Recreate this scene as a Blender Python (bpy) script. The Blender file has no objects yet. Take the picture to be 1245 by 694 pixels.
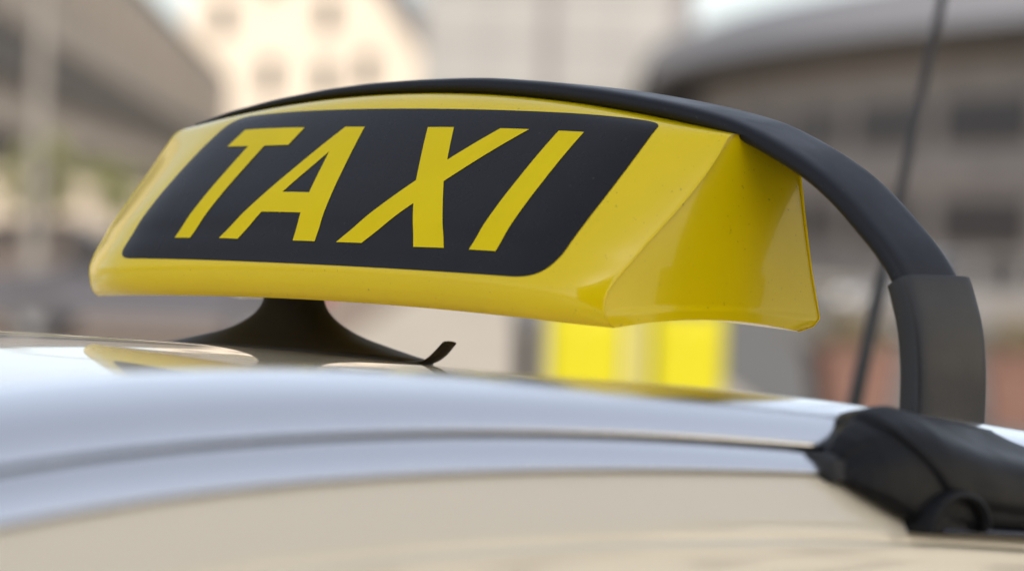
import bpy, bmesh, math, random
import numpy as np
from mathutils import Vector, Matrix
random.seed(7)
SC = bpy.context.scene
COL = SC.collection
R = math.radians
ZO = 1.55                     # height of the sign's base above the road

# ------------------------------------------------------------------ camera
cam_d = bpy.data.cameras.new('camera')
cam = bpy.data.objects.new('camera', cam_d)
COL.objects.link(cam)
SC.camera = cam
CX, CY, CZ = 1.4240, -1.4217, ZO + .0507
_f = Vector((-.67002, .74217, -.01590)); _r = Vector((.74132, .67007, .03805)); _u = Vector((-.03889, -.01371, .99915))
M3 = Matrix((_r, _u, -_f)).transposed()
cam.matrix_world = Matrix.Translation((CX, CY, CZ)) @ M3.to_4x4()
cam_d.sensor_width = 36
cam_d.lens = 122.83
cam_d.clip_start = .05
cam_d.clip_end = 9000
cam_d.dof.use_dof = True
cam_d.dof.focus_distance = 1.985
cam_d.dof.aperture_fstop = 5.3
cam_d.dof.aperture_blades = 0

# ------------------------------------------------------------------ sky and sun
SUN_EL = R(33)
SUN_H = Vector((.80, -.60, 0)).normalized()
sun_dir = Vector((SUN_H.x * math.cos(SUN_EL), SUN_H.y * math.cos(SUN_EL), math.sin(SUN_EL)))
wd = bpy.data.worlds.new('World'); SC.world = wd; wd.use_nodes = True
nt = wd.node_tree
bg = nt.nodes['Background']
sky = nt.nodes.new('ShaderNodeTexSky')
sky.sky_type = 'NISHITA'; sky.sun_disc = False
sky.sun_elevation = SUN_EL
sky.sun_rotation = math.atan2(SUN_H.x, SUN_H.y)
sky.altitude = 250; sky.air_density = 1.0; sky.dust_density = 2.5; sky.ozone_density = 1.0
hs_ = nt.nodes.new('ShaderNodeHueSaturation'); hs_.inputs['Saturation'].default_value = .52   # thin even haze over the whole sky
nt.links.new(sky.outputs[0], hs_.inputs['Color']); sky_lift = nt.nodes.new('ShaderNodeVectorMath'); sky_lift.operation = 'ADD'; sky_lift.inputs[1].default_value = (.72, .75, .82)   # even pale light added to the sky to brighten the rail's reflection
nt.links.new(hs_.outputs[0], sky_lift.inputs[0]); nt.links.new(sky_lift.outputs[0], bg.inputs[0])
bg.inputs[1].default_value = .10
sl = bpy.data.lights.new('sun', 'SUN'); sl.energy = 5; sl.angle = R(.53); sl.color = (1, .94, .85)
so = bpy.data.objects.new('sun', sl); COL.objects.link(so)
so.rotation_euler = (-sun_dir).to_track_quat('-Z', 'Y').to_euler(); so.location = (0, 0, 60)

SC.view_settings.view_transform = 'Standard'
SC.view_settings.look = 'None'
SC.view_settings.gamma = 1
SC.view_settings.exposure = .97
SC.render.engine = 'CYCLES'
SC.cycles.use_denoising = True
SC.cycles.max_bounces = 8
SC.cycles.sample_clamp_indirect = 8
SC.cycles.caustics_reflective = False
SC.cycles.caustics_refractive = False

# ------------------------------------------------------------------ materials
MATS = {}
def mat(name, col, rough=.5, metal=0, coat=0, coat_rough=.05, spec=.5, var=0, vscale=8, bump=0, bscale=200, sss=0, dust=0, trans=0, col2=None, rvar=0):
    m = bpy.data.materials.new(name); m.use_nodes = True
    t = m.node_tree; b = t.nodes['Principled BSDF']
    b.inputs['Base Color'].default_value = (*col, 1)
    b.inputs['Roughness'].default_value = rough
    b.inputs['Metallic'].default_value = metal
    b.inputs['Specular IOR Level'].default_value = spec
    b.inputs['Coat Weight'].default_value = coat
    b.inputs['Coat Roughness'].default_value = coat_rough
    b.inputs['Transmission Weight'].default_value = trans
    if sss:
        b.inputs['Subsurface Weight'].default_value = sss
        b.inputs['Subsurface Radius'].default_value = (.01, .006, .001)
        b.inputs['Subsurface Scale'].default_value = .4
    tc = t.nodes.new('ShaderNodeTexCoord')
    if var or col2:
        n = t.nodes.new('ShaderNodeTexNoise'); n.inputs['Scale'].default_value = vscale; n.inputs['Detail'].default_value = 6
        t.links.new(tc.outputs['Object'], n.inputs['Vector'])
        mx = t.nodes.new('ShaderNodeMix'); mx.data_type = 'RGBA'
        c2 = col2 if col2 else tuple(max(0, c * (1 - var)) for c in col)
        c1 = col if col2 else tuple(min(1, c * (1 + var)) for c in col)
        mx.inputs[6].default_value = (*c1, 1); mx.inputs[7].default_value = (*c2, 1)
        rmp = t.nodes.new('ShaderNodeMapRange'); rmp.inputs[1].default_value = .35; rmp.inputs[2].default_value = .65
        t.links.new(n.outputs['Fac'], rmp.inputs[0]); t.links.new(rmp.outputs[0], mx.inputs[0])
        t.links.new(mx.outputs[2], b.inputs['Base Color'])
    if rvar:
        n2 = t.nodes.new('ShaderNodeTexNoise'); n2.inputs['Scale'].default_value = 35; n2.inputs['Detail'].default_value = 8
        t.links.new(tc.outputs['Object'], n2.inputs['Vector'])
        r2 = t.nodes.new('ShaderNodeMapRange'); r2.inputs[1].default_value = .35; r2.inputs[2].default_value = .7
        r2.inputs[3].default_value = max(.02, rough - rvar); r2.inputs[4].default_value = rough + rvar
        t.links.new(n2.outputs['Fac'], r2.inputs[0]); t.links.new(r2.outputs[0], b.inputs['Roughness'])
    if bump:
        n3 = t.nodes.new('ShaderNodeTexNoise'); n3.inputs['Scale'].default_value = bscale; n3.inputs['Detail'].default_value = 3
        t.links.new(tc.outputs['Object'], n3.inputs['Vector'])
        bp = t.nodes.new('ShaderNodeBump'); bp.inputs['Strength'].default_value = bump; bp.inputs['Distance'].default_value = .0005
        t.links.new(n3.outputs['Fac'], bp.inputs['Height']); t.links.new(bp.outputs[0], b.inputs['Normal'])
    MATS[name] = m
    return m

def specks(m, col, scale, thr, amount=.6):
    """dust specks and road film with a shape of their own, laid over a material's colour"""
    t = m.node_tree; b = t.nodes['Principled BSDF']
    tc = t.nodes.new('ShaderNodeTexCoord'); n = t.nodes.new('ShaderNodeTexNoise')
    n.inputs['Scale'].default_value = scale; n.inputs['Detail'].default_value = 2
    t.links.new(tc.outputs['Object'], n.inputs['Vector'])
    r = t.nodes.new('ShaderNodeMapRange'); r.inputs[1].default_value = thr; r.inputs[2].default_value = thr + .05; r.inputs[4].default_value = amount
    t.links.new(n.outputs['Fac'], r.inputs[0])
    mx = t.nodes.new('ShaderNodeMix'); mx.data_type = 'RGBA'; mx.inputs[7].default_value = (*col, 1)
    src = b.inputs['Base Color'].links
    if src: t.links.new(src[0].from_socket, mx.inputs[6])
    else: mx.inputs[6].default_value = b.inputs['Base Color'].default_value
    t.links.new(r.outputs[0], mx.inputs[0]); t.links.new(mx.outputs[2], b.inputs['Base Color'])

mat('yellow_plastic', (.86, .63, .0), rough=.2, spec=.28, var=.03, vscale=14, bump=.015, bscale=60, coat=.4, coat_rough=.05, rvar=.04)
specks(MATS['yellow_plastic'], (.25, .19, .03), 420, .70, .5)
mat('yellow_film', (.82, .62, .0), rough=.36, spec=.12, var=.03, vscale=20, bump=.05, bscale=600)
mat('black_film', (.008, .0065, .008), rough=.28, spec=.33, var=.12, vscale=30, bump=.05, bscale=600, rvar=.05)
mat('bow_plastic', (.012, .0125, .017), rough=.43, spec=.24, bump=.25, bscale=1400, rvar=.05)
mat('sleeve_plastic', (.018, .018, .021), rough=.46, bump=.35, bscale=1100, rvar=.05)
mat('foot_plastic', (.0065, .0065, .0075), rough=.48, spec=.2, bump=.25, bscale=1300, rvar=.06)
for _n in ('bow_plastic', 'foot_plastic', 'sleeve_plastic'): specks(MATS[_n], (.16, .15, .14), 650, .71, .35)
specks(MATS['black_film'], (.10, .095, .09), 500, .715, .35)
mat('stand_rubber', (.03, .026, .022), rough=.6, bump=.2, bscale=700)
mat('rail_metal', (.94, .94, .95), rough=.19, metal=1, bump=.03, bscale=500, rvar=.03)
mat('chrome', (.10, .10, .11), rough=.25, metal=1)
mat('ivory_paint', (.86, .755, .57), rough=.35, coat=1, coat_rough=.03, var=.015, vscale=3)
mat('rubber', (.012, .012, .012), rough=.6)
mat('seal_grey', (.10, .095, .09), rough=.6)
mat('glass_dark', (.02, .025, .028), rough=.05, spec=.6)
mat('antenna_black', (.012, .012, .013), rough=.4)
mat('tyre', (.02, .02, .02), rough=.8)
mat('rim', (.06, .06, .065), rough=.5)

# ------------------------------------------------------------------ helpers
def tag(o, label=None, cat=None, group=None, kind=None):
    if label: o['label'] = label
    if cat: o['category'] = cat
    if group: o['group'] = group
    if kind: o['kind'] = kind
    return o

def empty(name, loc=(0, 0, 0), rz=0, label=None, cat=None, group=None):
    o = bpy.data.objects.new(name, None); COL.objects.link(o)
    o.empty_display_size = .1
    o.location = loc; o.rotation_euler = (0, 0, rz)
    return tag(o, label, cat, group)

def link(name, me, parent=None, m=None, smooth=None):
    if m and not me.materials: me.materials.append(MATS[m])
    o = bpy.data.objects.new(name, me); COL.objects.link(o)
    if parent is not None: o.parent = parent
    if smooth is not None:
        for p in me.polygons: p.use_smooth = True
        me.set_sharp_from_angle(angle=R(smooth))
    return o

def mesh(name, v, f, m=None, parent=None, smooth=None, off=(0, 0, 0), recalc=True):
    me = bpy.data.meshes.new(name)
    me.from_pydata([(a[0] + off[0], a[1] + off[1], a[2] + off[2]) for a in v], [], f)
    if recalc:
        bm = bmesh.new(); bm.from_mesh(me); bmesh.ops.remove_doubles(bm, verts=bm.verts, dist=1e-6)
        bmesh.ops.recalc_face_normals(bm, faces=bm.faces); bm.to_mesh(me); bm.free()
    me.update()
    return link(name, me, parent, m, smooth)

def grid_faces(nu, nv, o=0, cu=False, cv=False):
    f = []
    for i in range(nu if cu else nu - 1):
        for j in range(nv if cv else nv - 1):
            a = i * nv + j; b = ((i + 1) % nu) * nv + j; c = ((i + 1) % nu) * nv + (j + 1) % nv; d = i * nv + (j + 1) % nv
            f.append((o + a, o + b, o + c, o + d))
    return f

def box_vf(x0, x1, y0, y1, z0, z1):
    v = [(x0, y0, z0), (x1, y0, z0), (x1, y1, z0), (x0, y1, z0), (x0, y0, z1), (x1, y0, z1), (x1, y1, z1), (x0, y1, z1)]
    f = [(0, 3, 2, 1), (4, 5, 6, 7), (0, 1, 5, 4), (1, 2, 6, 5), (2, 3, 7, 6), (3, 0, 4, 7)]
    return v, f

def boxes_me(name, lst, m):
    v, f = [], []
    for b in lst:
        bv, bf = box_vf(*b); o = len(v); v += bv; f += [tuple(i + o for i in q) for q in bf]
    me = bpy.data.meshes.new(name); me.from_pydata(v, [], f); me.materials.append(MATS[m]); me.update()
    return me

def boxes(name, lst, m, parent=None):
    return link(name, boxes_me(name, lst, m), parent)

def bevel(o, w, seg=3, ang=30):
    md = o.modifiers.new('bevel', 'BEVEL'); md.width = w; md.segments = seg; md.limit_method = 'ANGLE'; md.angle_limit = R(ang)
    md.harden_normals = False
    for p in o.data.polygons: p.use_smooth = True
    return o

def crom(pts, n):
    """Catmull-Rom resample of a list of tuples into n points"""
    P = np.array(pts, float); k = len(P) - 1; out = []
    for q in range(n):
        s = q / (n - 1) * k; i = min(int(s), k - 1); f = s - i
        a, b, c, d = P[max(i - 1, 0)], P[i], P[i + 1], P[min(i + 2, k)]
        out.append(.5 * (2 * b + (c - a) * f + (2 * a - 5 * b + 4 * c - d) * f * f + (3 * b - a - 3 * c + d) * f ** 3))
    return np.array(out)

def lerp(x, xs, ys): return float(np.interp(x, xs, ys))

def loft(name, rings, m, parent=None, smooth=35, closed=True, caps=True, off=(0, 0, 0)):
    nv = len(rings[0]); v = [tuple(p) for r in rings for p in r]
    f = grid_faces(len(rings), nv, 0, False, closed)
    if caps and closed:
        f.append(tuple(range(nv))[::-1]); f.append(tuple(range((len(rings) - 1) * nv, len(rings) * nv)))
    return mesh(name, v, f, m, parent, smooth, off)

def tube_rings(path, rad, n=12):
    path = [Vector(p) for p in path]; out = []
    for i, p in enumerate(path):
        t = (path[min(i + 1, len(path) - 1)] - path[max(i - 1, 0)]).normalized()
        a = t.orthogonal().normalized() if i == 0 else (a - t * a.dot(t)).normalized()
        b = t.cross(a); r = rad[i] if hasattr(rad, '__len__') else rad
        out.append([p + (a * math.cos(k * 2 * math.pi / n) + b * math.sin(k * 2 * math.pi / n)) * r for k in range(n)])
    return out

# street frame: the square behind the taxi runs along the direction F, its cross direction is S
F2 = Vector((-.67002, .74217, 0)).normalized(); S2 = Vector((F2.y, -F2.x, 0)); STREET = math.atan2(S2.y, S2.x)
def at(d, l, z=0): return (CX + F2.x * d + S2.x * l, CY + F2.y * d + S2.y * l, z)

# ================================================================== THE SETTING
mat('paving', (.25, .22, .18), rough=.85, var=.12, vscale=.6, bump=.3, bscale=20)
mat('asphalt', (.055, .053, .05), rough=.9, var=.2, vscale=3, bump=.5, bscale=120)
mat('kerb_stone', (.33, .32, .3), rough=.8, var=.1, vscale=4)
g = mesh('ground', [(-3500, -3500, 0), (3500, -3500, 0), (3500, 3500, 0), (-3500, 3500, 0)], [(0, 1, 2, 3)], 'paving'); tag(g, kind='structure')
rd = mesh('road', [(-2.6, -60, .004), (4.4, -60, .004), (4.4, 60, .004), (-2.6, 60, .004)], [(0, 1, 2, 3)], 'asphalt'); tag(rd, kind='structure')
kb = boxes('kerb', [(-2.8, -2.6, -60, 60, 0, .12), (4.4, 4.6, -60, 60, 0, .12)], 'kerb_stone'); tag(kb, kind='structure')
pv = boxes('pavement', [(-7, -2.804, -60, 60, 0, .116), (4.604, 9, -60, 60, 0, .116)], 'paving'); tag(pv, kind='structure')

def street_quad(name, d0, d1, l0, l1, z, m):
    o = mesh(name, [at(d0, l0, z), at(d0, l1, z), at(d1, l1, z), at(d1, l0, z)], [(0, 1, 2, 3)], m); return tag(o, kind='structure')
street_quad('carriageway', 18, 128, 2.4, 60, .008, 'asphalt')
mat('brown_setts', (.15, .118, .096), rough=.95, spec=.1, var=.2, vscale=1.5, bump=.4, bscale=30)
street_quad('side_street', 30, 250, -9.5, -2.3, .008, 'brown_setts')

# ------------------------------------------------------------------ buildings
mat('left_wall', (.29, .243, .193), rough=.85, var=.1, vscale=.35)
mat('left_cornice', (.14, .115, .092), rough=.85)
mat('window_glass', (.02, .019, .02), rough=.3, spec=.2)
mat('brown_frame', (.10, .08, .065), rough=.6)
mat('dark_frame', (.028, .023, .019), rough=.7, spec=.1)
mat('cream_wall', (.34, .29, .235), rough=.85, var=.06, vscale=.2)
mat('slate', (.045, .045, .05), rough=.6, var=.2, vscale=2)
mat('grey_panel', (.150, .144, .136), rough=.6, var=.03, vscale=.3)
mat('grey_joint', (.105, .098, .10), rough=.7)
mat('round_wall', (.37, .335, .31), rough=.8, var=.08, vscale=.4)
mat('fascia', (.36, .35, .37), rough=.5)
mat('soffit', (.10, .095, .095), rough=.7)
mat('sand_wall', (.84, .78, .66), rough=.85, var=.05, vscale=.3)
mat('tall_wall', (.30, .25, .21), rough=.85, var=.06, vscale=.3)

def window_pair(w, h, d=.10, bar=.09, glass='window_glass', frame='brown_frame'):
    """shared meshes of one window: a frame of four bars and a mullion, a pane set back in it"""
    fr = boxes_me('window', [(-w / 2, -w / 2 + bar, -d, 0, 0, h), (w / 2 - bar, w / 2, -d, 0, 0, h), (-w / 2 + bar, w / 2 - bar, -d, 0, 0, bar),
                             (-w / 2 + bar, w / 2 - bar, -d, 0, h - bar, h), (-bar / 2, bar / 2, -d + .02, 0, bar, h - bar)], frame)
    pn = boxes_me('pane', [(-w / 2 + bar, w / 2 - bar, -d * .45, -.01, bar, h - bar)], glass)
    return fr, pn

def put_window(pair, parent, loc, rz=0):
    a = link('window', pair[0], parent); a.location = loc; a.rotation_euler = (0, 0, rz)
    b = link('pane', pair[1], a)
    return a

# the long building on the left: its facade runs along the street, light parapets and dark window ribbons
lb = empty('street_building', at(0, -10.05), STREET + .0428, 'long beige building with dark window ribbons receding down the left side of the street', 'building')
boxes('wall', [(-13, 0, 30, 252, 0, 11.4)], 'left_wall', lb)
for k, z in enumerate((3.75, 6.75)):
    boxes('cornice', [(.003, .07, 30, 252, z, z + .22)], 'left_cornice', lb)
boxes('roof_edge', [(-13.2, .08, 29.8, 252.2, 11.4, 11.6)], 'left_cornice', lb)
wp = window_pair(3.56, 1.55, d=.10, bar=.06, frame='dark_frame')
for z in (3.75 - 1.58, 6.75 - 1.58):
    y = 72
    while y < 250:
        put_window(wp, lb, (.002, y, z), math.pi / 2); y += 3.62
wp2 = window_pair(1.3, 1.2, d=.12)
y = 73.8
while y < 250:
    put_window(wp2, lb, (.002, y, 8.6), math.pi / 2); y += 7.24
for k in range(33):
    y = 66 + k * 5.6
    boxes('column', [(.004, .9, y, y + .8, 0, 2.7)], 'left_wall', lb)
for k in range(32):
    y = 66.9 + k * 5.6
    boxes('shop_window', [(.003, .06, y, y + 4.5, .35, 2.5)], 'window_glass', lb)

# the sunlit cream gabled house closing the street
ch = empty('gabled_house', at(262, -14.9), STREET, 'bright cream sunlit house with a steep dark roof edge behind the sign', 'house')
ch.scale = (1.13, 1.13, 1.13)
v = [(-9, 0, 0), (6.6, 0, 0), (6.6, 0, 13.2), (.6, 0, 21.0), (-9, 0, 21.0)]
v2 = v + [(a, 14, c) for a, b, c in v]
mesh('wall', v2, [(0, 1, 2, 3, 4), (9, 8, 7, 6, 5), (0, 5, 6, 1), (1, 6, 7, 2), (4, 9, 5, 0)], 'cream_wall', ch)
mesh('roof', [(6.9, -.5, 12.9), (.5, -.5, 21.2), (.5, 14.5, 21.2), (6.9, 14.5, 12.9), (8.3, -.5, 13.6), (1.6, -.5, 22.3), (1.6, 14.5, 22.3), (8.3, 14.5, 13.6)],
     [(0, 1, 2, 3), (7, 6, 5, 4), (0, 4, 5, 1), (1, 5, 6, 2), (2, 6, 7, 3), (3, 7, 4, 0)], 'slate', ch)
cw = window_pair(1.2, 2.3)
for x, z in ((.3, 14.0), (-3.4, 16.4), (3.0, 10.4), (.3, 9.8), (-3.4, 9.8), (-6.6, 13.5), (3.0, 5.6), (-.2, 5.6), (-3.4, 5.6), (-6.6, 5.6)):
    put_window(cw, ch, (x, -.004, z))
boxes('door', [(-1.6, -.2, -.08, -.004, 0, 2.5)], 'brown_frame', ch)

# the pale grey panelled block
gb = empty('panelled_block', at(196, -5.6), STREET, 'pale grey panelled block standing behind the top of the sign', 'building')
boxes('wall', [(0, 14.55, .3, 16, 0, 24)], 'grey_joint', gb)
for i in range(4):
    for j in range(8):
        if i < 4:
            x0 = .06 + i * 3.62
            boxes('panel', [(x0, x0 + (3.56 if i % 2 == 0 else 3.2), .0, .296, .06 + j * 3.0, 2.97 + j * 3.0)], 'grey_panel', gb)
boxes('pier', [(7.05, 7.5, -.35, .29, 0, 24), (14.55, 15.3, -.2, 1.0, 0, 24)], 'grey_joint', gb)

# the round building on the right with its overhanging roof
RB = at(191, 190)
rb = empty('round_building', RB, STREET, 'brownish round building with rows of grey windows and an overhanging dark roof', 'building')
RAD = 180
def arcpt(r, a, z): return (r * math.cos(a), r * math.sin(a), z)
A0, A1 = R(162), R(240)
def arc_band(name, r0, r1, z0, z1, m, n=120, a0=A0, a1=A1):
    rings = [[arcpt(r0, a0 + (a1 - a0) * i / n, z) if q == 0 else arcpt(r1, a0 + (a1 - a0) * i / n, z) for q, z in ((0, z0), (1, z0), (1, z1), (0, z1))] for i in range(n + 1)]
    return loft(name, rings, m, rb, smooth=35)
arc_band('wall', RAD - 12, RAD, 0, 9.7, 'round_wall')
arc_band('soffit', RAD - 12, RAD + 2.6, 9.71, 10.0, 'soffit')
arc_band('roof_edge', RAD - 12, RAD + 3.0, 10.01, 11.6, 'fascia')
arc_band('roof', RAD - 20, RAD + 1.5, 11.61, 12.2, 'fascia')
for z in (4.3, 8.5):
    arc_band('ledge', RAD + .003, RAD + .3, z, z + .3, 'round_wall')
mat('round_glass', (.075, .072, .075), rough=.35, spec=.2)
rw = window_pair(8.0, 1.9, d=.12, glass='round_glass')
for z in (1.6, 5.6):
    for k in range(46):
        a = R(165.5) + k * R(3.2)
        if a > A1 - .02: break
        h = rw if z < 8 else None
        if h is None:
            if k == 0: rw2 = window_pair(10.5, 1.4, d=.12)
            h = rw2
        put_window(h, rb, arcpt(RAD + .005, a, z), a + math.pi / 2)

# houses beside and behind the photographer: seen in the paint and the rail; the tall one is added out of view to shade the taxi
def plain_house(name, loc, rz, w, d, h, wallm, label, nx, nz):
    e = empty(name, loc, rz, label, 'building')
    boxes('wall', [(-w / 2, w / 2, 0, d, 0, h)], wallm, e)
    boxes('roof_edge', [(-w / 2 - .4, w / 2 + .4, -.5, d + .4, h + .002, h + .5)], 'left_cornice', e)
    pr = window_pair(1.5, 1.8)
    fh = h / nz
    for i in range(nx):
        for j in range(nz):
            put_window(pr, e, (-w / 2 + (i + .5) * w / nx, -.004, j * fh + fh * .35))
    for j in range(1, nz):
        boxes('string_course', [(-w / 2, w / 2, -.12, -.003, j * fh - .1, j * fh + .1)], 'left_cornice', e)
    return e
plain_house('corner_house', (72, 33, 0), R(7), 122, 14, 17, 'sand_wall', 'sand coloured house facing the taxi from beyond the right edge', 28, 5)
SH = SUN_H * 32
plain_house('shade_house', (SH.x, SH.y, 0), math.atan2(SUN_H.y, SUN_H.x) - math.pi / 2, 30, 16, 26, 'tall_wall', 'unseen tall brown house added behind the camera to shade the taxi', 9, 9)

# ------------------------------------------------------------------ street trees
mat('leaf', (.12, .12, .04), rough=.6, col2=(.09, .10, .03), vscale=1.5)
mat('bark', (.09, .07, .05), rough=.9, var=.2, vscale=6)
def tree(d, l, h, cr, label, n=900):
    e = empty('street_tree', at(d, l), 0, label, 'tree', 'small trees along the left facade')
    rings = tube_rings([(0, 0, 0), (.05, .02, h * .3), (-.04, .05, h * .6), (0, 0, h * .9)], [.12, .09, .06, .02], 8)
    loft('trunk', rings, 'bark', e)
    v, f = [], []
    cl = [(random.uniform(-1, 1) * cr, random.uniform(-1, 1) * cr, h * .72 + random.uniform(-.6, .8) * cr, random.uniform(.25, .5) * cr) for _ in range(16)]
    for c in cl:
        lr = tube_rings([(0, 0, h * .5), (c[0] * .5, c[1] * .5, (h * .5 + c[2]) / 2 + .1), c[:3]], [.03, .02, .008], 5)
        o = len(v); 
    for q in range(n):
        c = random.choice(cl); dd = Vector((random.gauss(0, 1), random.gauss(0, 1), random.gauss(0, 1))).normalized() * c[3] * random.random() ** .4
        p = Vector(c[:3]) + dd; a = Vector((random.gauss(0, 1), random.gauss(0, 1), random.gauss(0, 1))).normalized(); b = a.orthogonal().normalized() * .07; a = a * .11
        o = len(v); v += [p - a, p + b, p + a, p - b]; f.append((o, o + 1, o + 2, o + 3))
    mesh('crown', v, f, 'leaf', e, recalc=False)
    for i, c in enumerate(cl[:6]):
        loft('limb', tube_rings([(0, 0, h * .45), (c[0] * .5, c[1] * .5, (h * .5 + c[2]) / 2 + .1), c[:3]], [.035, .02, .008], 5), 'bark', e)
tree(84, -11.2, 3.4, 1.0, 'small loose green tree before the left facade, the nearer one')
tree(112, -12.6, 3.2, .9, 'small loose green tree before the left facade, the farther one')

# ------------------------------------------------------------------ parked cars
def paint(name, c): mat(name, c, rough=.35, coat=1, coat_rough=.04)
paint('graphite_paint', (.035, .035, .045)); paint('red_paint', (.12, .045, .033)); paint('silver_paint', (.09, .085, .085)); paint('brown_paint', (.07, .055, .048))
mat('lamp_red', (.4, .01, .01), rough=.2); mat('lamp_clear', (.7, .7, .7), rough=.1)
def parked_car(loc, rz, pm, label, cat='car'):
    e = empty('parked_car', loc, rz, label, cat, 'cars parked across the square')
    prof = [(-2.1, .35), (-2.15, .62), (-2.0, .80), (-1.1, .93), (-.2, .96), (1.5, .97), (2.05, .95), (2.12, .6), (2.08, .33)]
    def ring(y, s, dz=0): return [(x * s, y, z + dz) for x, z in prof]
    loft('body', [ring(-.86, .97), ring(-.9, .99, 0), ring(-.84, 1, .01), ring(.84, 1, .01), ring(.9, .99), ring(.86, .97)], pm, e, smooth=40)
    cab = [(-1.15, .95), (-.45, 1.38), (.2, 1.45), (1.0, 1.42), (1.75, .98)]
    loft('windows', [[(x, y, z) for x, z in cab] for y in (-.78, .78)], 'window_glass', e, smooth=20)
    top = [(-.5, 1.375), (.2, 1.452), (1.05, 1.425), (1.02, 1.47), (.2, 1.495), (-.45, 1.42)]
    loft('roof', [[(x, y, z) for x, z in top] for y in (-.72, .72)], pm, e, smooth=20)
    for y in (-.785, .785):
        for x0, x1 in ((-.18, -.06), (.72, .84)):
            boxes('pillar', [(x0, x1, y - .012, y + .012, .97, 1.4)], pm, e)
    for x in (-1.35, 1.3):
        for y in (-.82, .82):
            rr = [(.31, -.1), (.33, -.07), (.33, .07), (.31, .1), (.2, .1), (.19, .02), (.05, .04), (.05, -.1)]
            rings = [[(r * math.cos(q * math.pi / 10), w, r * math.sin(q * math.pi / 10)) for r, w in rr[:5]] for q in range(20)]
            vv = [p for r in rings for p in r]
            wh = mesh('wheel', vv, grid_faces(20, 5, 0, True, False), 'tyre', e, 30); wh.location = (x, y, .33)
            ds = [(.2 * math.cos(q * math.pi / 10), -.095 if y < 0 else .095, .2 * math.sin(q * math.pi / 10)) for q in range(20)]
            mesh('rim', ds + [(0, -.05 if y < 0 else .05, 0)], [(q, (q + 1) % 20, 20) for q in range(20)], 'rim', wh)
    for y in (-.65, .65):
        boxes('headlight', [(-2.13, -1.98, y - .18, y + .18, .62, .76)], 'lamp_clear', e)
        boxes('tail_light', [(2.0, 2.125, y - .18, y + .18, .68, .86)], 'lamp_red', e)
    return e
parked_car(at(43, -4.4), STREET, 'graphite_paint', 'dark graphite car parked under the left end of the sign')
parked_car(at(60, -8.4), STREET, 'brown_paint', 'dull brown car parked below the left facade')
parked_car(at(58, 7.6), STREET + .1, 'silver_paint', 'grey car parked behind the leg of the bow')
mat('terracotta', (.095, .046, .033), rough=.8, var=.12, vscale=6); mat('soil', (.05, .04, .03), rough=.95)
mat('dry_leaf', (.10, .055, .03), rough=.7, col2=(.07, .07, .03), vscale=4)
def planter(d, l, label):
    e = empty('planter', at(d, l), STREET + random.uniform(-.2, .2), label, 'planter', 'terracotta planters on the square')
    def sq(h, z): return [(-h, -h, z), (h, -h, z), (h, h, z), (-h, h, z)]
    loft('tub', [sq(.26, 0), sq(.34, .58), sq(.37, .58), sq(.37, .68), sq(.32, .68), sq(.31, .60)], 'terracotta', e, smooth=20)
    boxes('soil', [(-.30, .30, -.30, .30, .50, .605)], 'soil', e)
    v, f = [], []
    for q in range(420):
        p = Vector((random.gauss(0, .17), random.gauss(0, .17), .68 + abs(random.gauss(0, .16)))); a_ = Vector((random.gauss(0, 1), random.gauss(0, 1), random.gauss(.4, 1))).normalized(); b_ = a_.orthogonal().normalized() * .02; a_ = a_ * .05
        o = len(v); v += [p - a_, p + b_, p + a_, p - b_]; f.append((o, o + 1, o + 2, o + 3))
    mesh('foliage', v, f, 'dry_leaf', e, recalc=False)
    for k in range(5):
        x, y = random.uniform(-.12, .12), random.uniform(-.12, .12)
        loft('stem', tube_rings([(x, y, .6), (x * 1.5, y * 1.5, .8), (x * 2, y * 2, .98)], [.008, .006, .003], 5), 'bark', e)
planter(31, 3.05, 'reddish planter tub just left of the bow leg, behind the antenna')
planter(31, 4.55, 'reddish planter tub at the right edge, right of the bow leg')

mat('pale_metal', (.13, .118, .105), rough=.6)
lp = empty('street_lamp', at(47, -6.45), STREET, 'pale street lamp standing before the left facade at the picture edge', 'street lamp')
loft('pole', tube_rings([(0, 0, 0), (0, 0, 1.0), (0, 0, 1.05), (0, 0, 6.4)], [.16, .16, .11, .075], 14), 'pale_metal', lp)
loft('arm', tube_rings([(0, 0, 6.2), (.1, 0, 6.7), (.5, 0, 6.95), (1.2, 0, 7.0)], [.05, .05, .045, .04], 10), 'pale_metal', lp)
hd_ = loft('lamp_head', [[(x, y * w, 7.0 + z) for y, z in ((-.14, -.04), (.14, -.04), (.10, .07), (-.10, .07))] for x, w in ((1.1, .5), (1.25, 1), (1.75, 1), (1.85, .6))], 'pale_metal', lp)
boxes('lamp_glass', [(1.27, 1.72, -.11, .11, 6.945, 6.958)], 'lamp_clear', hd_)

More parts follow.
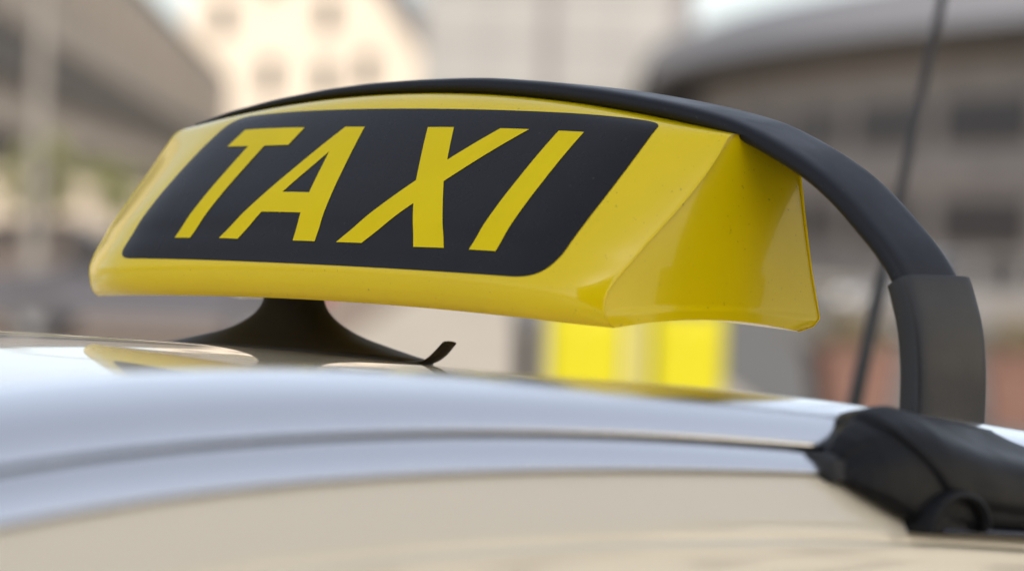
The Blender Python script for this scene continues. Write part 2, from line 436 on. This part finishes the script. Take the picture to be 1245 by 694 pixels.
# ------------------------------------------------------------------ yellow collection boxes
mat('post_yellow', (.27, .24, .0), rough=.6, spec=.2, var=.03, vscale=5)
mat('pale_sticker', (.25, .22, .03), rough=.5)
mat('dark_steel', (.05, .052, .06), rough=.5)
def yellow_box(d, l, w, label):
    e = empty('yellow_box', at(d, l), STREET, label, 'box', 'yellow boxes standing on the square')
    b = boxes('body', [(-w / 2, w / 2, 0, .4, .62, 1.42)], 'post_yellow', e); bevel(b, .03)
    hd = [(-.03, 1.40), (-.03, 1.46), (.02, 1.56), (.2, 1.61), (.38, 1.56), (.43, 1.46), (.43, 1.40)]
    loft('hood', [[(x, y, z) for y, z in hd] for x in (-w / 2 - .02, w / 2 + .02)], 'post_yellow', e)
    boxes('slot', [(-w * .36, w * .36, -.012, -.002, 1.30, 1.34)], 'dark_steel', e)
    boxes('door', [(-w * .42, w * .42, -.014, -.003, .68, 1.22)], 'post_yellow', e)
    boxes('post', [(-w * .3, -w * .2, .16, .24, 0, .62)], 'dark_steel', e)
    boxes('post', [(w * .2, w * .3, .16, .24, 0, .62)], 'dark_steel', e)
yellow_box(14.0, .305, .31, 'left of the two bright yellow boxes behind the roof rail')
yellow_box(14.0, .715, .29, 'right of the two bright yellow boxes behind the roof rail')
nb = empty('notice_post', at(14.0, .515), STREET, 'pale narrow board standing between the two yellow boxes', 'sign')
boxes('board', [(-.036, .036, -.02, .02, .75, 1.5)], 'pale_sticker', nb); boxes('post', [(-.02, .02, .021, .06, 0, 1.45)], 'dark_steel', nb)
bo = empty('bollard', at(15.0, .07), 0, 'dark grey bollard at the left of the yellow boxes', 'bollard')
loft('shaft', [[(r * math.cos(k * math.pi / 8), r * math.sin(k * math.pi / 8), z) for k in range(16)] for r, z in ((.09, 0), (.09, .06), (.055, .1), (.05, 1.18), (.062, 1.2), (.062, 1.26), (.04, 1.31), (.01, 1.33))], 'dark_steel', bo)

# ================================================================== THE TAXI
taxi = empty('taxi', (-.1, 0, 0), 0, 'ivory taxi whose roof, silver rail and upper side fill the foreground', 'taxi')
XC = -.1
def T(p): return (p[0] - XC, p[1], p[2] + ZO)      # sign frame -> taxi frame
OFF = (-XC, 0, ZO)
def roof_z(x, y):
    return -.015 - .1 * (y + .3) ** 2 - .13 * (x + .1) ** 2 - max(0, abs(x + .1) - .5) ** 2 * 2.0
nx, ny = 61, 90
v = []
for j in range(ny):
    y = -.86 + j * (2.66 / (ny - 1))
    for i in range(nx):
        x = XC - .505 + i * (1.01 / (nx - 1)); v.append((x, y, roof_z(x, y)))
mesh('roof', v, grid_faces(ny, nx), 'ivory_paint', taxi, 60, OFF)

YR = np.linspace(-1.0, 1.9, 110)
def smooth_curve(ys, zs):
    z = np.interp(YR, ys, zs)
    for _ in range(6): z[1:-1] = (z[:-2] + 2 * z[1:-1] + z[2:]) / 4
    return lambda y: lerp(y, YR, z)
rz_t = smooth_curve([-1.0, -.8, -.534, -.493, -.450, -.392, -.334, -.278, -.202, -.1135, -.0175, .1285, .4, .9, 1.5, 1.9],
                    [-.075, -.039, -.0163, -.0138, -.0116, -.0108, -.0114, -.0128, -.0168, -.0211, -.0278, -.0422, -.074, -.163, -.308, -.43])
rz_g = smooth_curve([-1.0, -.8, -.588, -.507, -.417, -.318, -.208, -.084, .1, .4, .9, 1.5, 1.9],
                    [-.108, -.070, -.0430, -.0365, -.0338, -.0340, -.0380, -.0460, -.061, -.094, -.183, -.328, -.45])
rz_b = smooth_curve([-1.0, -.8, -.587, -.506, -.416, -.317, -.207, -.084, .1, .4, .9, 1.5, 1.9],
                    [-.128, -.090, -.0620, -.0545, -.0510, -.0505, -.0530, -.0580, -.072, -.104, -.193, -.338, -.46])
def rail(side):
    def X(x): return (x - XC) * side + XC
    up, lo, gv = [], [], []
    for y in YR:
        t, g, b = rz_t(y), rz_g(y), rz_b(y); h = t - g; k = g - b
        r = [(.336, g - .006), (.335, t - .6 * h), (.338, t - .25 * h), (.345, t - .06 * h), (.353, t - .01 * h)]
        r += [(.360 + .0535 * w + .0025 * w * w, t - h * (.66 * w ** 1.8 + .34 * w ** 9)) for w in np.linspace(0, 1, 22)] + [(.4163, g - .0008), (.4150, g - .0016), (.405, g - .003)]
        up.append([(X(a), y, c) for a, c in r])
        z0 = g - .0032
        r = [(.400, b - .004), (.400, z0 - .001), (.4135, z0)] + [(.4150 + .0165 * w, z0 - (z0 - b) * (.78 * w ** 1.7 + .22 * w ** 5)) for w in np.linspace(0.05, 1, 16)] + [(.4306, b - .0009), (.422, b - .003)]
        lo.append([(X(a), y, c) for a, c in r])
        gv.append([(X(.39), y, g - .0012), (X(.4125), y, g - .0012), (X(.4125), y, z0 - .0005), (X(.39), y, z0 - .0005)])
    e = loft('roof_rail', up, 'rail_metal', taxi, smooth=50, off=OFF)
    loft('lower_strip', lo, 'rail_metal', e, smooth=50, off=OFF)
    loft('groove_seal', gv, 'seal_grey', e, smooth=50, off=OFF)
rail(1); rail(-1)
# cant rail below the roof rail, door frames, glass and the lower body
def side_strip(name, sec, m, side, ys, parent=taxi, smooth=50, n=24, thick=.004):
    S_ = crom(sec, n); rings = []
    for y in ys:
        k = rz_b(y) + .0385
        rings.append([((a - XC) * side + XC, y, k + b) for a, b in S_] + [((a - .02 - XC) * side + XC, y, k + b - .004) for a, b in S_[::-1]])
    return loft(name, rings, m, parent, smooth=smooth, off=OFF)
ysd = np.linspace(-.92, 1.7, 60)
for sd in (1, -1):
    side_strip('cant_rail', [(.405, -.0385), (.4200, -.0395), (.4285, -.0405), (.4325, -.0440), (.4370, -.0500), (.4420, -.0575), (.4465, -.0650), (.4475, -.0680), (.4480, -.0692), (.4500, -.0700), (.4525, -.0712), (.4540, -.0760), (.4570, -.0850), (.4600, -.0960)], 'ivory_paint', sd, ysd, n=70)
    side_strip('door_frame', [(.4595, -.0995), (.4650, -.1040), (.4710, -.118), (.4780, -.135), (.4850, -.152)], 'ivory_paint', sd, ysd)
    side_strip('window_seal', [(.476, -.150), (.4830, -.156), (.4860, -.166), (.4840, -.172)], 'rubber', sd, ysd)
    ysw = np.linspace(-.6, 1.35, 30)
    side_strip('side_window', [(.481, -.170), (.53, -.27), (.60, -.40), (.665, -.54)], 'glass_dark', sd, ysw)
    for yy in (-.66, .34, 1.3):
        side_strip('pillar', [(.485, -.169), (.535, -.27), (.606, -.40), (.671, -.54)], 'rubber' if yy == .34 else 'ivory_paint', sd, np.linspace(yy, yy + .1, 5))
body_st = [(-2.75, .35, .70, .62), (-2.7, .22, .78, .80), (-2.3, .2, .90, .89), (-1.5, .2, .99, .92), (-1.05, .2, 1.02, .93), (1.7, .2, 1.03, .93), (2.1, .22, 1.0, .91), (2.2, .35, .92, .80)]
brs = []
for y, z0, z1, w in body_st:
    brs.append([(XC - w * .95, y, z0 - ZO), (XC + w * .95, y, z0 - ZO), (XC + w, y, (z0 + z1) / 2 - ZO), (XC + w * .95, y, z1 - .06 - ZO), (XC + w * .82, y, z1 - ZO),
                (XC - w * .82, y, z1 - ZO), (XC - w * .95, y, z1 - .06 - ZO), (XC - w, y, (z0 + z1) / 2 - ZO)])
loft('lower_body', brs, 'ivory_paint', taxi, smooth=30, off=OFF)
def sheet(name, pts, m):
    a, b = pts; n = len(a)
    return mesh(name, [*a, *b], [(i, i + 1, n + i + 1, n + i) for i in range(n - 1)], m, taxi, 60, OFF)
xs = np.linspace(-.48, .48, 15)
sheet('windscreen', ([(XC + x, -.865, roof_z(XC + x, -.86) - .006) for x in xs], [(XC + x * 1.45, -1.5 + .25 * abs(x), -.57) for x in xs]), 'glass_dark')
sheet('rear_window', ([(XC + x, 1.80, roof_z(XC + x, 1.8) - .006) for x in xs], [(XC + x * 1.4, 2.1 - .1 * abs(x), -.56) for x in xs]), 'glass_dark')
for y in (-1.85, 1.2):
    for sd in (1, -1):
        rr = [(.31, -.11), (.335, -.08), (.335, .08), (.31, .11), (.22, .11)]
        vv = [(r * math.cos(q * math.pi / 12), 0, 0) for r, w in rr for q in range(1)]
        rings = [[(w * sd, r * math.cos(q * math.pi / 12), r * math.sin(q * math.pi / 12)) for r, w in rr] for q in range(24)]
        wh = mesh('wheel', [p for r in rings for p in r], grid_faces(24, 5, 0, True, False), 'tyre', taxi, 30); wh.location = (sd * .84, y, .335)
        mesh('rim', [(.105 * sd, .22 * math.cos(q * math.pi / 12), .22 * math.sin(q * math.pi / 12)) for q in range(24)] + [(.06 * sd, 0, 0)], [(q, (q + 1) % 24, 24) for q in range(24)], 'rim', wh)

# whip antenna on the rear of the roof
AB = Vector((-.45, 1.121, -.091)); AT = Vector((-.45, 1.23, .277)); ad = (AT - AB)
a0 = AB - ad * .32; a1 = AT + ad * .25
ant = loft('antenna', tube_rings([T(a0), T(AB), T(AB + ad * .30), T(AB + ad * .31), T(a1)], [.0075, .0075, .0065, .0048, .004], 10), 'antenna_black', taxi)
zb = roof_z(a0.x, a0.y)
loft('antenna_base', [[(a0.x - XC + r * math.cos(k * math.pi / 10), a0.y - .03 + s * r * math.sin(k * math.pi / 10) + (z * .6), zb + ZO + z) for k in range(20)] for r, s, z in ((.028, 2.2, -.004), (.027, 2.1, .012), (.018, 1.8, .032), (.006, 1.2, .045))], 'antenna_black', ant)

# ================================================================== THE TAXI SIGN
sign = empty('taxi_sign', (0, 0, ZO), 0, 'yellow plastic TAXI roof sign with black lettering panel on a flared dark stand', 'sign')
CTRL = [(.000, -.002, .0152), (.003, -.0075, .0167), (.008, -.0115, .0182), (.0145, -.0130, .0196), (.0195, -.0122, .0207), (.0265, -.0085, .0221), (.0355, -.0015, .0238), (.044, .0048, .0253), (.056, .0160, .0261), (.0675, .0279, .0254), (.0795, .0408, .0231), (.0914, .0545, .0186), (.1000, .0655, .0131), (.1045, .0735, .0079), (.1065, .0805, .0033), (.1070, .0890, -.0021)]
def prof(t):
    n = len(CTRL) - 1; s = min(max(t, 0), 1) * n; i = min(int(s), n - 1); f = s - i
    P = [CTRL[max(0, min(n, i + k))] for k in (-1, 0, 1, 2)]
    return [.5 * ((2 * b) + (c - a) * f + (2 * a - 5 * b + 4 * c - d) * f * f + (3 * b - a - 3 * c + d) * f ** 3) for a, b, c, d in zip(*P)]
XE = .211
def zmap(X, z):
    X = max(-XE, min(XE, X)); zb = .006 * (1 - (X / XE) ** 2); zt = .130 - .5 * X * X
    return zb + z * (zt - zb) / .107
def end_x(y): return .1998 + .268 * y                # the flat end cheeks splay outward towards the back
def front(X, t):
    z, y, r = prof(t); u = min(1, max(0, (abs(X) - .140) / .071)) ** 3
    return Vector((X + (1 if X > 0 else -1) * u * ((end_x(y + r) if X > 0 else float(np.interp(t, [0, .15, .3, .45, .6, .72, .82, .92, 1], [.2155, .2155, .2190, .2245, .2280, .2275, .2245, .2170, .2070]))) - XE), y + r * u, zmap(X, z)))
def back(X, t):
    z, y, r = prof(t)
    yb = lerp(z, [0, .003, .0075, .0333, .066, .0924, .104, .107], [.1345, .1440, .1480, .1415, .1350, .1304, .1270, .1205])
    return Vector((X * (end_x(yb) if X > 0 else float(np.interp(t, [0, .15, .3, .45, .6, .72, .82, .92, 1], [.2155, .2155, .2190, .2245, .2280, .2275, .2245, .2170, .2070]))) / XE, yb + .018 * (1 - (X / XE) ** 2), zmap(X, z)))
def fnormal(X, t):
    a = front(X + 1e-4, t) - front(X - 1e-4, t); b = front(X, t + 1e-4) - front(X, t - 1e-4)
    n = a.cross(b).normalized()
    return n if n.y < 0 else -n
NT = 76
tt = [i / (NT - 1) for i in range(NT)]
xq = list(np.linspace(0, .155, 30)) + list(.155 + .057 * (1 - (1 - np.linspace(0, 1, 27)[1:]) ** 1.7))
xq = [-x for x in xq[:0:-1]] + xq
NXq = len(xq)
v = [front(x, t) for x in xq for t in tt]; f = grid_faces(NXq, NT)
o = len(v); v += [back(x, t) for x in xq for t in tt]; f += [q[::-1] for q in grid_faces(NXq, NT, o)]
# top and bottom skins
for (tv, n) in ((1.0, 8), (0.0, 12)):
    o = len(v)
    for x in xq:
        a, b = front(x, tv), back(x, tv)
        for k in range(n + 1):
            s = k / n; q = a.lerp(b, s)
            if tv == 0: q.z += .0055 * 4 * s * (1 - s) * (abs(x) / XE) ** 2 - 0
            v.append(q)
    f += grid_faces(NXq, n + 1, o)
# end caps: a low flange, then a slightly hollow cheek
NS = 26
for sd in (-1, 1):
    o = len(v)
    for j, t in enumerate(tt):
        a, b = front(sd * XE, t), back(sd * XE, t)
        zc = prof(t)[0]
        for k in range(NS + 1):
            s = k / NS; q = a.lerp(b, s)
            q.z += .0055 * 4 * s * (1 - s) * max(0, 1 - zc / .03)
            e_ = min(1, s / .10, (1 - s) / .04); e_ = e_ * e_ * (3 - 2 * e_)
            st = 1 - min(1, max(0, (zc - .0065) / .0025)); dep = -.0013 * st * e_ + .0003 * max(0, (zc - .01) / .03)
            q.x -= sd * dep
            v.append(q)
    f += grid_faces(NT, NS + 1, o)
hs = mesh('housing', v, f, 'yellow_plastic', sign, 60)
KEY = lambda p: (round(p[0], 5), round(p[1], 5), round(p[2], 5))
rim_v = {KEY(fn(sd * XE, t)) for fn in (front,) for sd in (-1, 1) for t in tt}
bw = hs.data.attributes.new('bevel_weight_edge', 'FLOAT', 'EDGE')
for ed in hs.data.edges:
    if all(KEY(hs.data.vertices[i].co) in rim_v for i in ed.vertices): bw.data[ed.index].value = 1
md = hs.modifiers.new('bevel', 'BEVEL'); md.limit_method = 'WEIGHT'; md.width = .0026; md.segments = 4

ST = np.linspace(0, 1, 600); _pp = np.array([front(0, t) for t in ST]); SL_ = np.concatenate([[0], np.cumsum(np.linalg.norm(np.diff(_pp, axis=0), axis=1))])
def decal(name, poly, holes, m, parent, lift):
    """flat film cut to a shape in the (length, height) space of the face and laid on its curved surface"""
    bm = bmesh.new()
    def loop(pts): 
        vs = [bm.verts.new((p[0], float(np.interp(p[1], ST, SL_)), 0)) for p in pts]
        return [bm.edges.new((vs[i], vs[(i + 1) % len(vs)])) for i in range(len(vs))]
    ed = loop(poly)
    for h in holes: ed += loop(h)
    bmesh.ops.triangle_fill(bm, use_beauty=True, use_dissolve=False, edges=ed)
    x0 = min(p[0] for p in poly); x1 = max(p[0] for p in poly)
    for k in range(1, 80):
        c = k / 80 * SL_[-1]
        bmesh.ops.bisect_plane(bm, geom=bm.verts[:] + bm.edges[:] + bm.faces[:], plane_co=(0, c, 0), plane_no=(0, 1, 0), dist=1e-7)
    x = math.ceil(x0 / .006) * .006 + .00017
    while x < x1:
        bmesh.ops.bisect_plane(bm, geom=bm.verts[:] + bm.edges[:] + bm.faces[:], plane_co=(x, 0, 0), plane_no=(1, 0, 0), dist=1e-7); x += .006
    for vv in bm.verts:
        X, t = vv.co.x, float(np.interp(vv.co.y, SL_, ST))
        vv.co = front(X, t) + fnormal(X, t) * lift
    bmesh.ops.triangulate(bm, faces=bm.faces)
    for fc in bm.faces:
        fc.normal_update(); fc.smooth = True
        if fc.normal.y > 0: fc.normal_flip()
    me = bpy.data.meshes.new(name); bm.to_mesh(me); bm.free()
    return link(name, me, parent, m)
def rounded(pts, rads, n=7):
    out = []
    for i, p in enumerate(pts):
        p = Vector((p[0], p[1] * .2)); a = Vector((pts[i - 1][0], pts[i - 1][1] * .2)); b = Vector((pts[(i + 1) % len(pts)][0], pts[(i + 1) % len(pts)][1] * .2)); r = rads[i]
        if not r: out.append((p.x, p.y / .2)); continue
        a = p + (a - p).normalized() * r; b = p + (b - p).normalized() * r
        for k in range(n + 1):
            s = k / n; q = a * (1 - s) ** 2 + p * 2 * s * (1 - s) + b * s * s; out.append((q.x, q.y / .2))
    return out
PANEL = [(-.1712, .283), (-.120, .2655), (-.070, .250), (-.0225, .2415), (.03, .2440), (.0758, .2535), (.125, .2665), (.1735, .289), (.1765, .392), (.1785, .488), (.1795, .625), (.1800, .755), (.1770, .9005), (.1500, .868), (.1224, .8225), (.092, .803), (.0634, .7900), (.030, .781), (-.0008, .7780), (-.035, .780), (-.0704, .7865), (-.110, .801), (-.1560, .834), (-.1653, .687), (-.1683, .565), (-.1707, .435)]
rads = [0] * len(PANEL); rads[0] = .006; rads[7] = .012; rads[12] = .008; rads[22] = .010
def side_pts(a, b, n): return [tuple(q) for q in crom(PANEL[a:b + 1] if b < len(PANEL) else PANEL[a:] + [PANEL[0]], n)]
def fair(pts, it=10):
    P = np.array(pts)
    for _ in range(it): P[1:-1] = (P[:-2] + 2 * P[1:-1] + P[2:]) / 4
    return [tuple(q) for q in P]
LOOP = fair(side_pts(0, 7, 20))[:-1] + fair(side_pts(7, 12, 16))[:-1] + fair(side_pts(12, 22, 26))[:-1] + fair(side_pts(22, 26, 14))[:-1]
def round_loop(L, corners):
    """cut each corner of a dense loop back by its radius and bridge it with an arc"""
    P = [Vector((p[0], p[1] * .2)) for p in L]; n = len(P); drop = set(); arcs = {}
    for c, r in corners.items():
        ends = []
        for st in (-1, 1):
            acc = 0; i = c
            while True:
                j = (i + st) % n; d = (P[j] - P[i]).length
                if acc + d >= r: ends.append(P[i].lerp(P[j], (r - acc) / d)); break
                acc += d; i = j; drop.add(i)
        drop.add(c); arcs[c] = [ends[0] * (1 - q) ** 2 + P[c] * 2 * q * (1 - q) + ends[1] * q * q for q in [k / 10 for k in range(11)]]
    out = []
    for i in range(n):
        if i in arcs: out += arcs[i]
        elif i not in drop: out.append(P[i])
    return [(p.x, p.y / .2) for p in out]
LOOP = round_loop(LOOP, {0: .011, 19: .024, 34: .012, 59: .014})
panel = decal('lettering_panel', LOOP, [], 'black_film', sign, .0003)
GL = {
 'T': ([(-.1344, .7407), (-.0787, .7211), (-.0812, .6694), (-.1027, .6738), (-.1139, .3647), (-.1277, .3672), (-.1177, .6785), (-.1379, .6861)], []),
 'A': ([(-.043, .7147), (-.0265, .7129), (-.0071, .3521), (-.0251, .3525), (-.0305, .4611), (-.0637, .4644), (-.0718, .3567), (-.0883, .3604)], [[(-.0408, .6423), (-.0337, .5199), (-.0565, .5221)]]),
 'X': ([(.0246, .7139), (.0446, .718), (.0574, .6281), (.0793, .7264), (.1001, .734), (.0657, .5685), (.0939, .3617), (.0712, .3549), (.0538, .5025), (.0305, .3548), (.0102, .3525), (.0446, .5647)], []),
 'I': ([(.121, .7429), (.1384, .7530), (.1319, .3713), (.1126, .3656)], [])}
for k, (pl, hl) in GL.items():
    decal('letter', pl, hl, 'yellow_film', panel, .0006)

# flared stand under the sign
px, py = -.1215, .09
zs = [(.012, .0195, .012), (.003, .0215, .013), (-.003, .0245, .0145), (-.009, .0315, .017), (-.0145, .0430, .020), (-.0185, .0560, .023), (-.0225, .0760, .027), (-.0258, .0950, .030), (-.0288, .1120, .033), (-.034, .111, .032)]
Z_ = crom(zs, 30); rings = []
for z, a, b in Z_:
    w = min(1, max(0, (-.012 - z) / .017)); rg = []
    for k in range(40):
        q = k * 2 * math.pi / 40; c, s = math.cos(q), math.sin(q)
        X = px + a * math.copysign(abs(c) ** .8, c); Y = py + b * math.copysign(abs(s) ** .8, s)
        rg.append((X, Y, z + w * (roof_z(X, Y) + .0302)))
    rings.append(rg)
stand = loft('stand', rings, 'stand_rubber', sign)
hk = crom([(-.034, .080, -.0285), (-.018, .080, -.0298), (-.005, .080, -.0303), (.0045, .080, -.0290), (.0125, .080, -.0245), (.0205, .080, -.0172)], 18)
rings = []
for i, p in enumerate(hk):
    t = Vector(hk[min(i + 1, 17)]) - Vector(hk[max(i - 1, 0)]); t.normalize(); n = Vector((-t.z, 0, t.x))
    th = lerp(i, [0, 8, 14, 17], [.0008, .0010, .0022, .0016])
    rings.append([Vector(p) + n * th * math.cos(q * math.pi / 6) + Vector((0, .006 * math.sin(q * math.pi / 6), 0)) for q in range(12)])
loft('pull_tab', rings, 'stand_rubber', stand)

# ================================================================== THE BOW THAT CARRIES IT
bow = empty('carrier_bow', (0, 0, ZO), 0, 'black arched bow running over the sign down to a clamp foot on the rail', 'bracket')
IN = [(-.2125, .1073), (-.193, .1117), (-.173, .1160), (-.122, .1237), (-.065, .1287), (0, .1303), (.049, .1288), (.1, .1247), (.15, .1186), (.193, .1113), (.222, .1035), (.2572, .0880), (.2803, .0738), (.3033, .0545), (.3204, .0372), (.3305, .0210), (.3365, .002), (.3385, -.018), (.3385, -.046)]
def bow_rings(path, n, thf, y0f, y1f, e=2.6, base=0, inset=lambda i: 0):
    P = crom(path, n); out = []
    for i, p in enumerate(P):
        t = P[min(i + 1, n - 1)] - P[max(i - 1, 0)]; t /= np.linalg.norm(t); nn = np.array([-t[1], t[0]])
        th = thf(p[0], p[1]); y0, y1 = y0f(p[0]), y1f(p[0]); rg = []; ii = inset(i); y0 += ii; y1 -= ii
        for k in range(36):
            q = k * 2 * math.pi / 36; c, s = math.cos(q), math.sin(q)
            cy = math.copysign(abs(c) ** (2 / 7), c); cz = math.copysign(abs(s) ** (2 / e), s)
            h = base + ii + (th - 2 * ii) * .5 * (1 + cz)
            rg.append((p[0] + nn[0] * h, (y0 + y1) / 2 + (y1 - y0) / 2 * cy, p[1] + nn[1] * h))
        out.append(rg)
    return out
bth = lambda x, z: lerp(x, [-.2125, -.17, -.11, -.045, .03, .12, .3], [.0040, .0050, .0064, .0082, .0100, .0108, .0105])
loft('bow', bow_rings(IN, 150, bth, lambda x: lerp(x, [-.21, -.1, 0, .2, .32], [.0865, .087, .088, .090, .0925]), lambda x: lerp(x, [-.21, 0, .25, .33], [.138, .146, .147, .148])), 'bow_plastic', bow, smooth=55)
SL = [(.3275, .0290), (.3300, .0235), (.3355, .006), (.3382, -.012), (.3390, -.028), (.3388, -.050)]
slf = lambda x, z: .0172 - .0012 * max(0, (z - .0) / .03)
sl_ = loft('sleeve', bow_rings(SL, 90, slf, lambda x: .0882, lambda x: .1522, e=4.5, base=-.0022, inset=lambda i: .0036 * (1 - math.sqrt(max(0, 1 - max(0, 1 - i / 6) ** 2)))), 'sleeve_plastic', bow, smooth=50)

# clamp foot on the rail
FY = [-.0900, -.0885, -.084, -.076, -.066, -.052, -.038, -.022, 0, .03, .065, .11, .17, .22, .255]
def fint(y, vals): return lerp(y, FY, vals)
F_ZT = [-.0570, -.0530, -.0470, -.0410, -.0365, -.0325, -.0308, -.0310, -.0340, -.0375, -.0415, -.0470, -.056, -.065, -.074]
F_ZB = [-.0600, -.0625, -.0650, -.0690, -.0735, -.0800, -.0845, -.0855, -.0865, -.0885, -.0910, -.0960, -.103, -.109, -.113]
F_XO = [.432, .437, .441, .445, .448, .4505, .452, .4535, .4545, .455, .4555, .4555, .454, .45, .442]
F_CR = [.424, .424, .424, .423, .422, .421, .419, .415, .408, .400, .392, .386, .382, .382, .384]
def foot_sec(y, d=0):
    zt, zb, xo, cr = (fint(y, q) for q in (F_ZT, F_ZB, F_XO, F_CR)); h = zt - zb
    g = lerp(y, [-.08, -.02, .05, .12], [1, .8, .35, .2])          # full dome at the nose, flat flank farther back
    xi = lerp(y, [-.090, -.080, -.060, -.040, -.020, 0], [.4225, .4170, .4020, .3850, .3670, .352]); q_ = cr - xi
    P = [(xi, zt - min(.024, .55 * h)), (xi + .03 * q_, zt - min(.014, .32 * h)), (xi + .22 * q_, zt - min(.0065, .15 * h)), (xi + .66 * q_, zt - .0018), (cr, zt), (cr + .5 * (xo - cr), zt - (.10 + .22 * (1 - g)) * h), (xo - .008, zt - (.26 + .22 * (1 - g)) * h), (xo - .0025, zt - (.45 + .17 * (1 - g)) * h), (xo, zt - .72 * h), (xo + .0005, zt - .92 * h), (xo - .002, zb)]
    Q = crom(P, 48)
    if d:
        t = np.gradient(Q, axis=0); t /= np.linalg.norm(t, axis=1)[:, None]; Q = Q + np.stack([-t[:, 1], t[:, 0]], 1) * d
    return Q
ysf = crom([(y,) for y in FY], 90)[:, 0]
rings = []
for y in ysf:
    Q = foot_sec(y); rings.append([(x, y, z) for x, z in Q] + [(.425, y, Q[-1][1] + .004), (max(.40, Q[0][0] + .001), y, Q[0][1] - .004)])
foot = loft('clamp_foot', rings, 'foot_plastic', bow, smooth=50); bevel(foot, .003, 3, 50)
# raised cover over the upper and rear part of the foot; its rim is the groove seen in the photograph
cy = np.linspace(-.060, .235, 80); cu = np.linspace(0, 1, 40); v, w_ = [], []
def cover_rings(d0, d1):
    out = []
    for y in cy:
        Q = foot_sec(y); Qo = foot_sec(y, d1)
        # lower end of the cover runs obliquely down the outer face, then along its foot
        lim = lerp(y, [-.060, -.055, -.048, -.038, -.026, -.008, .03, .3], [18, 24, 28, 33, 38, 40, 41, 41]); lo = lerp(y, [-.060, -.054, -.04, .2, .235], [15, 10, 4, 3, 6])
        u = np.linspace(lo, lim, 30); ii = np.arange(48)
        edge = np.minimum(1, np.minimum(np.arange(30), np.arange(30)[::-1]) / 2.0); ye = min(1, (y + .060) / .006, (.235 - y) / .006)
        row = []
        for q, e in zip(u, edge):
            a = np.array([np.interp(q, ii, Q[:, 0]), np.interp(q, ii, Q[:, 1])]); b = np.array([np.interp(q, ii, Qo[:, 0]), np.interp(q, ii, Qo[:, 1])])
            s = math.sqrt(max(0, min(e, ye))); p = a * (1 - s) + b * s - (b - a) * .25 * (1 - s); row.append((p[0], y, p[1]))
        out.append(row)
    return out
cr_ = cover_rings(0, .0022)
cover = mesh('cover', [p for r in cr_ for p in r], grid_faces(80, 30), 'foot_plastic', foot, 50)
# key lock with its hood on the outer face
lc = Vector((.4520, -.0215, -.0868))
def half_disc(name, prof_, m, parent, closed, n=30, a0=0, a1=180, ry=1.32):
    rings = []
    for k in range(n + 1):
        q = R(a0 + (a1 - a0) * k / n)
        rings.append([(lc.x + x, lc.y - r * ry * math.cos(q), lc.z + r * math.sin(q)) for r, x in prof_])
    return mesh(name, [p for r in rings for p in r], grid_faces(len(rings), len(prof_), 0, False, closed), m, parent, 40)
hood = half_disc('lock_hood', [(.0152, -.012), (.0152, .0040), (.0160, .0066), (.0178, .0076), (.0196, .0066), (.0206, .0030), (.0212, -.012)], 'foot_plastic', foot, True)
half_disc('lock', [(.0149, -.012), (.0148, .0002), (.0135, .0014), (.0110, .0008), (.0095, .0016), (.004, .0018), (.0001, .0018)], 'foot_plastic', foot, False)
# metal clamp plate along the bottom edge and rubber pad at the nose
rings = []
for y in np.linspace(-.030, .25, 40):
    xo, zb = fint(y, F_XO), fint(y, F_ZB)
    rings.append([(xo - .03, y, zb - .0005), (xo + .001, y, zb - .0003), (xo + .0018, y, zb - .0014), (xo + .001, y, zb - .0030), (xo - .03, y, zb - .0030)])
loft('clamp_plate', rings, 'chrome', foot)
rings = []
for y in np.linspace(-.099, -.078, 14):
    k = min(1, (y + .099) / .004); t_ = rz_b(y) + .0355
    rings.append([(.405, y, t_ - .026), (.424 + .004 * k, y, t_ - .0265), (.428 + .0065 * k, y, t_ - .030), (.4300 + .0075 * k, y, t_ - .0385), (.43, y, t_ - .041), (.405, y, t_ - .040)])
loft('rubber_pad', rings, 'rubber', foot)
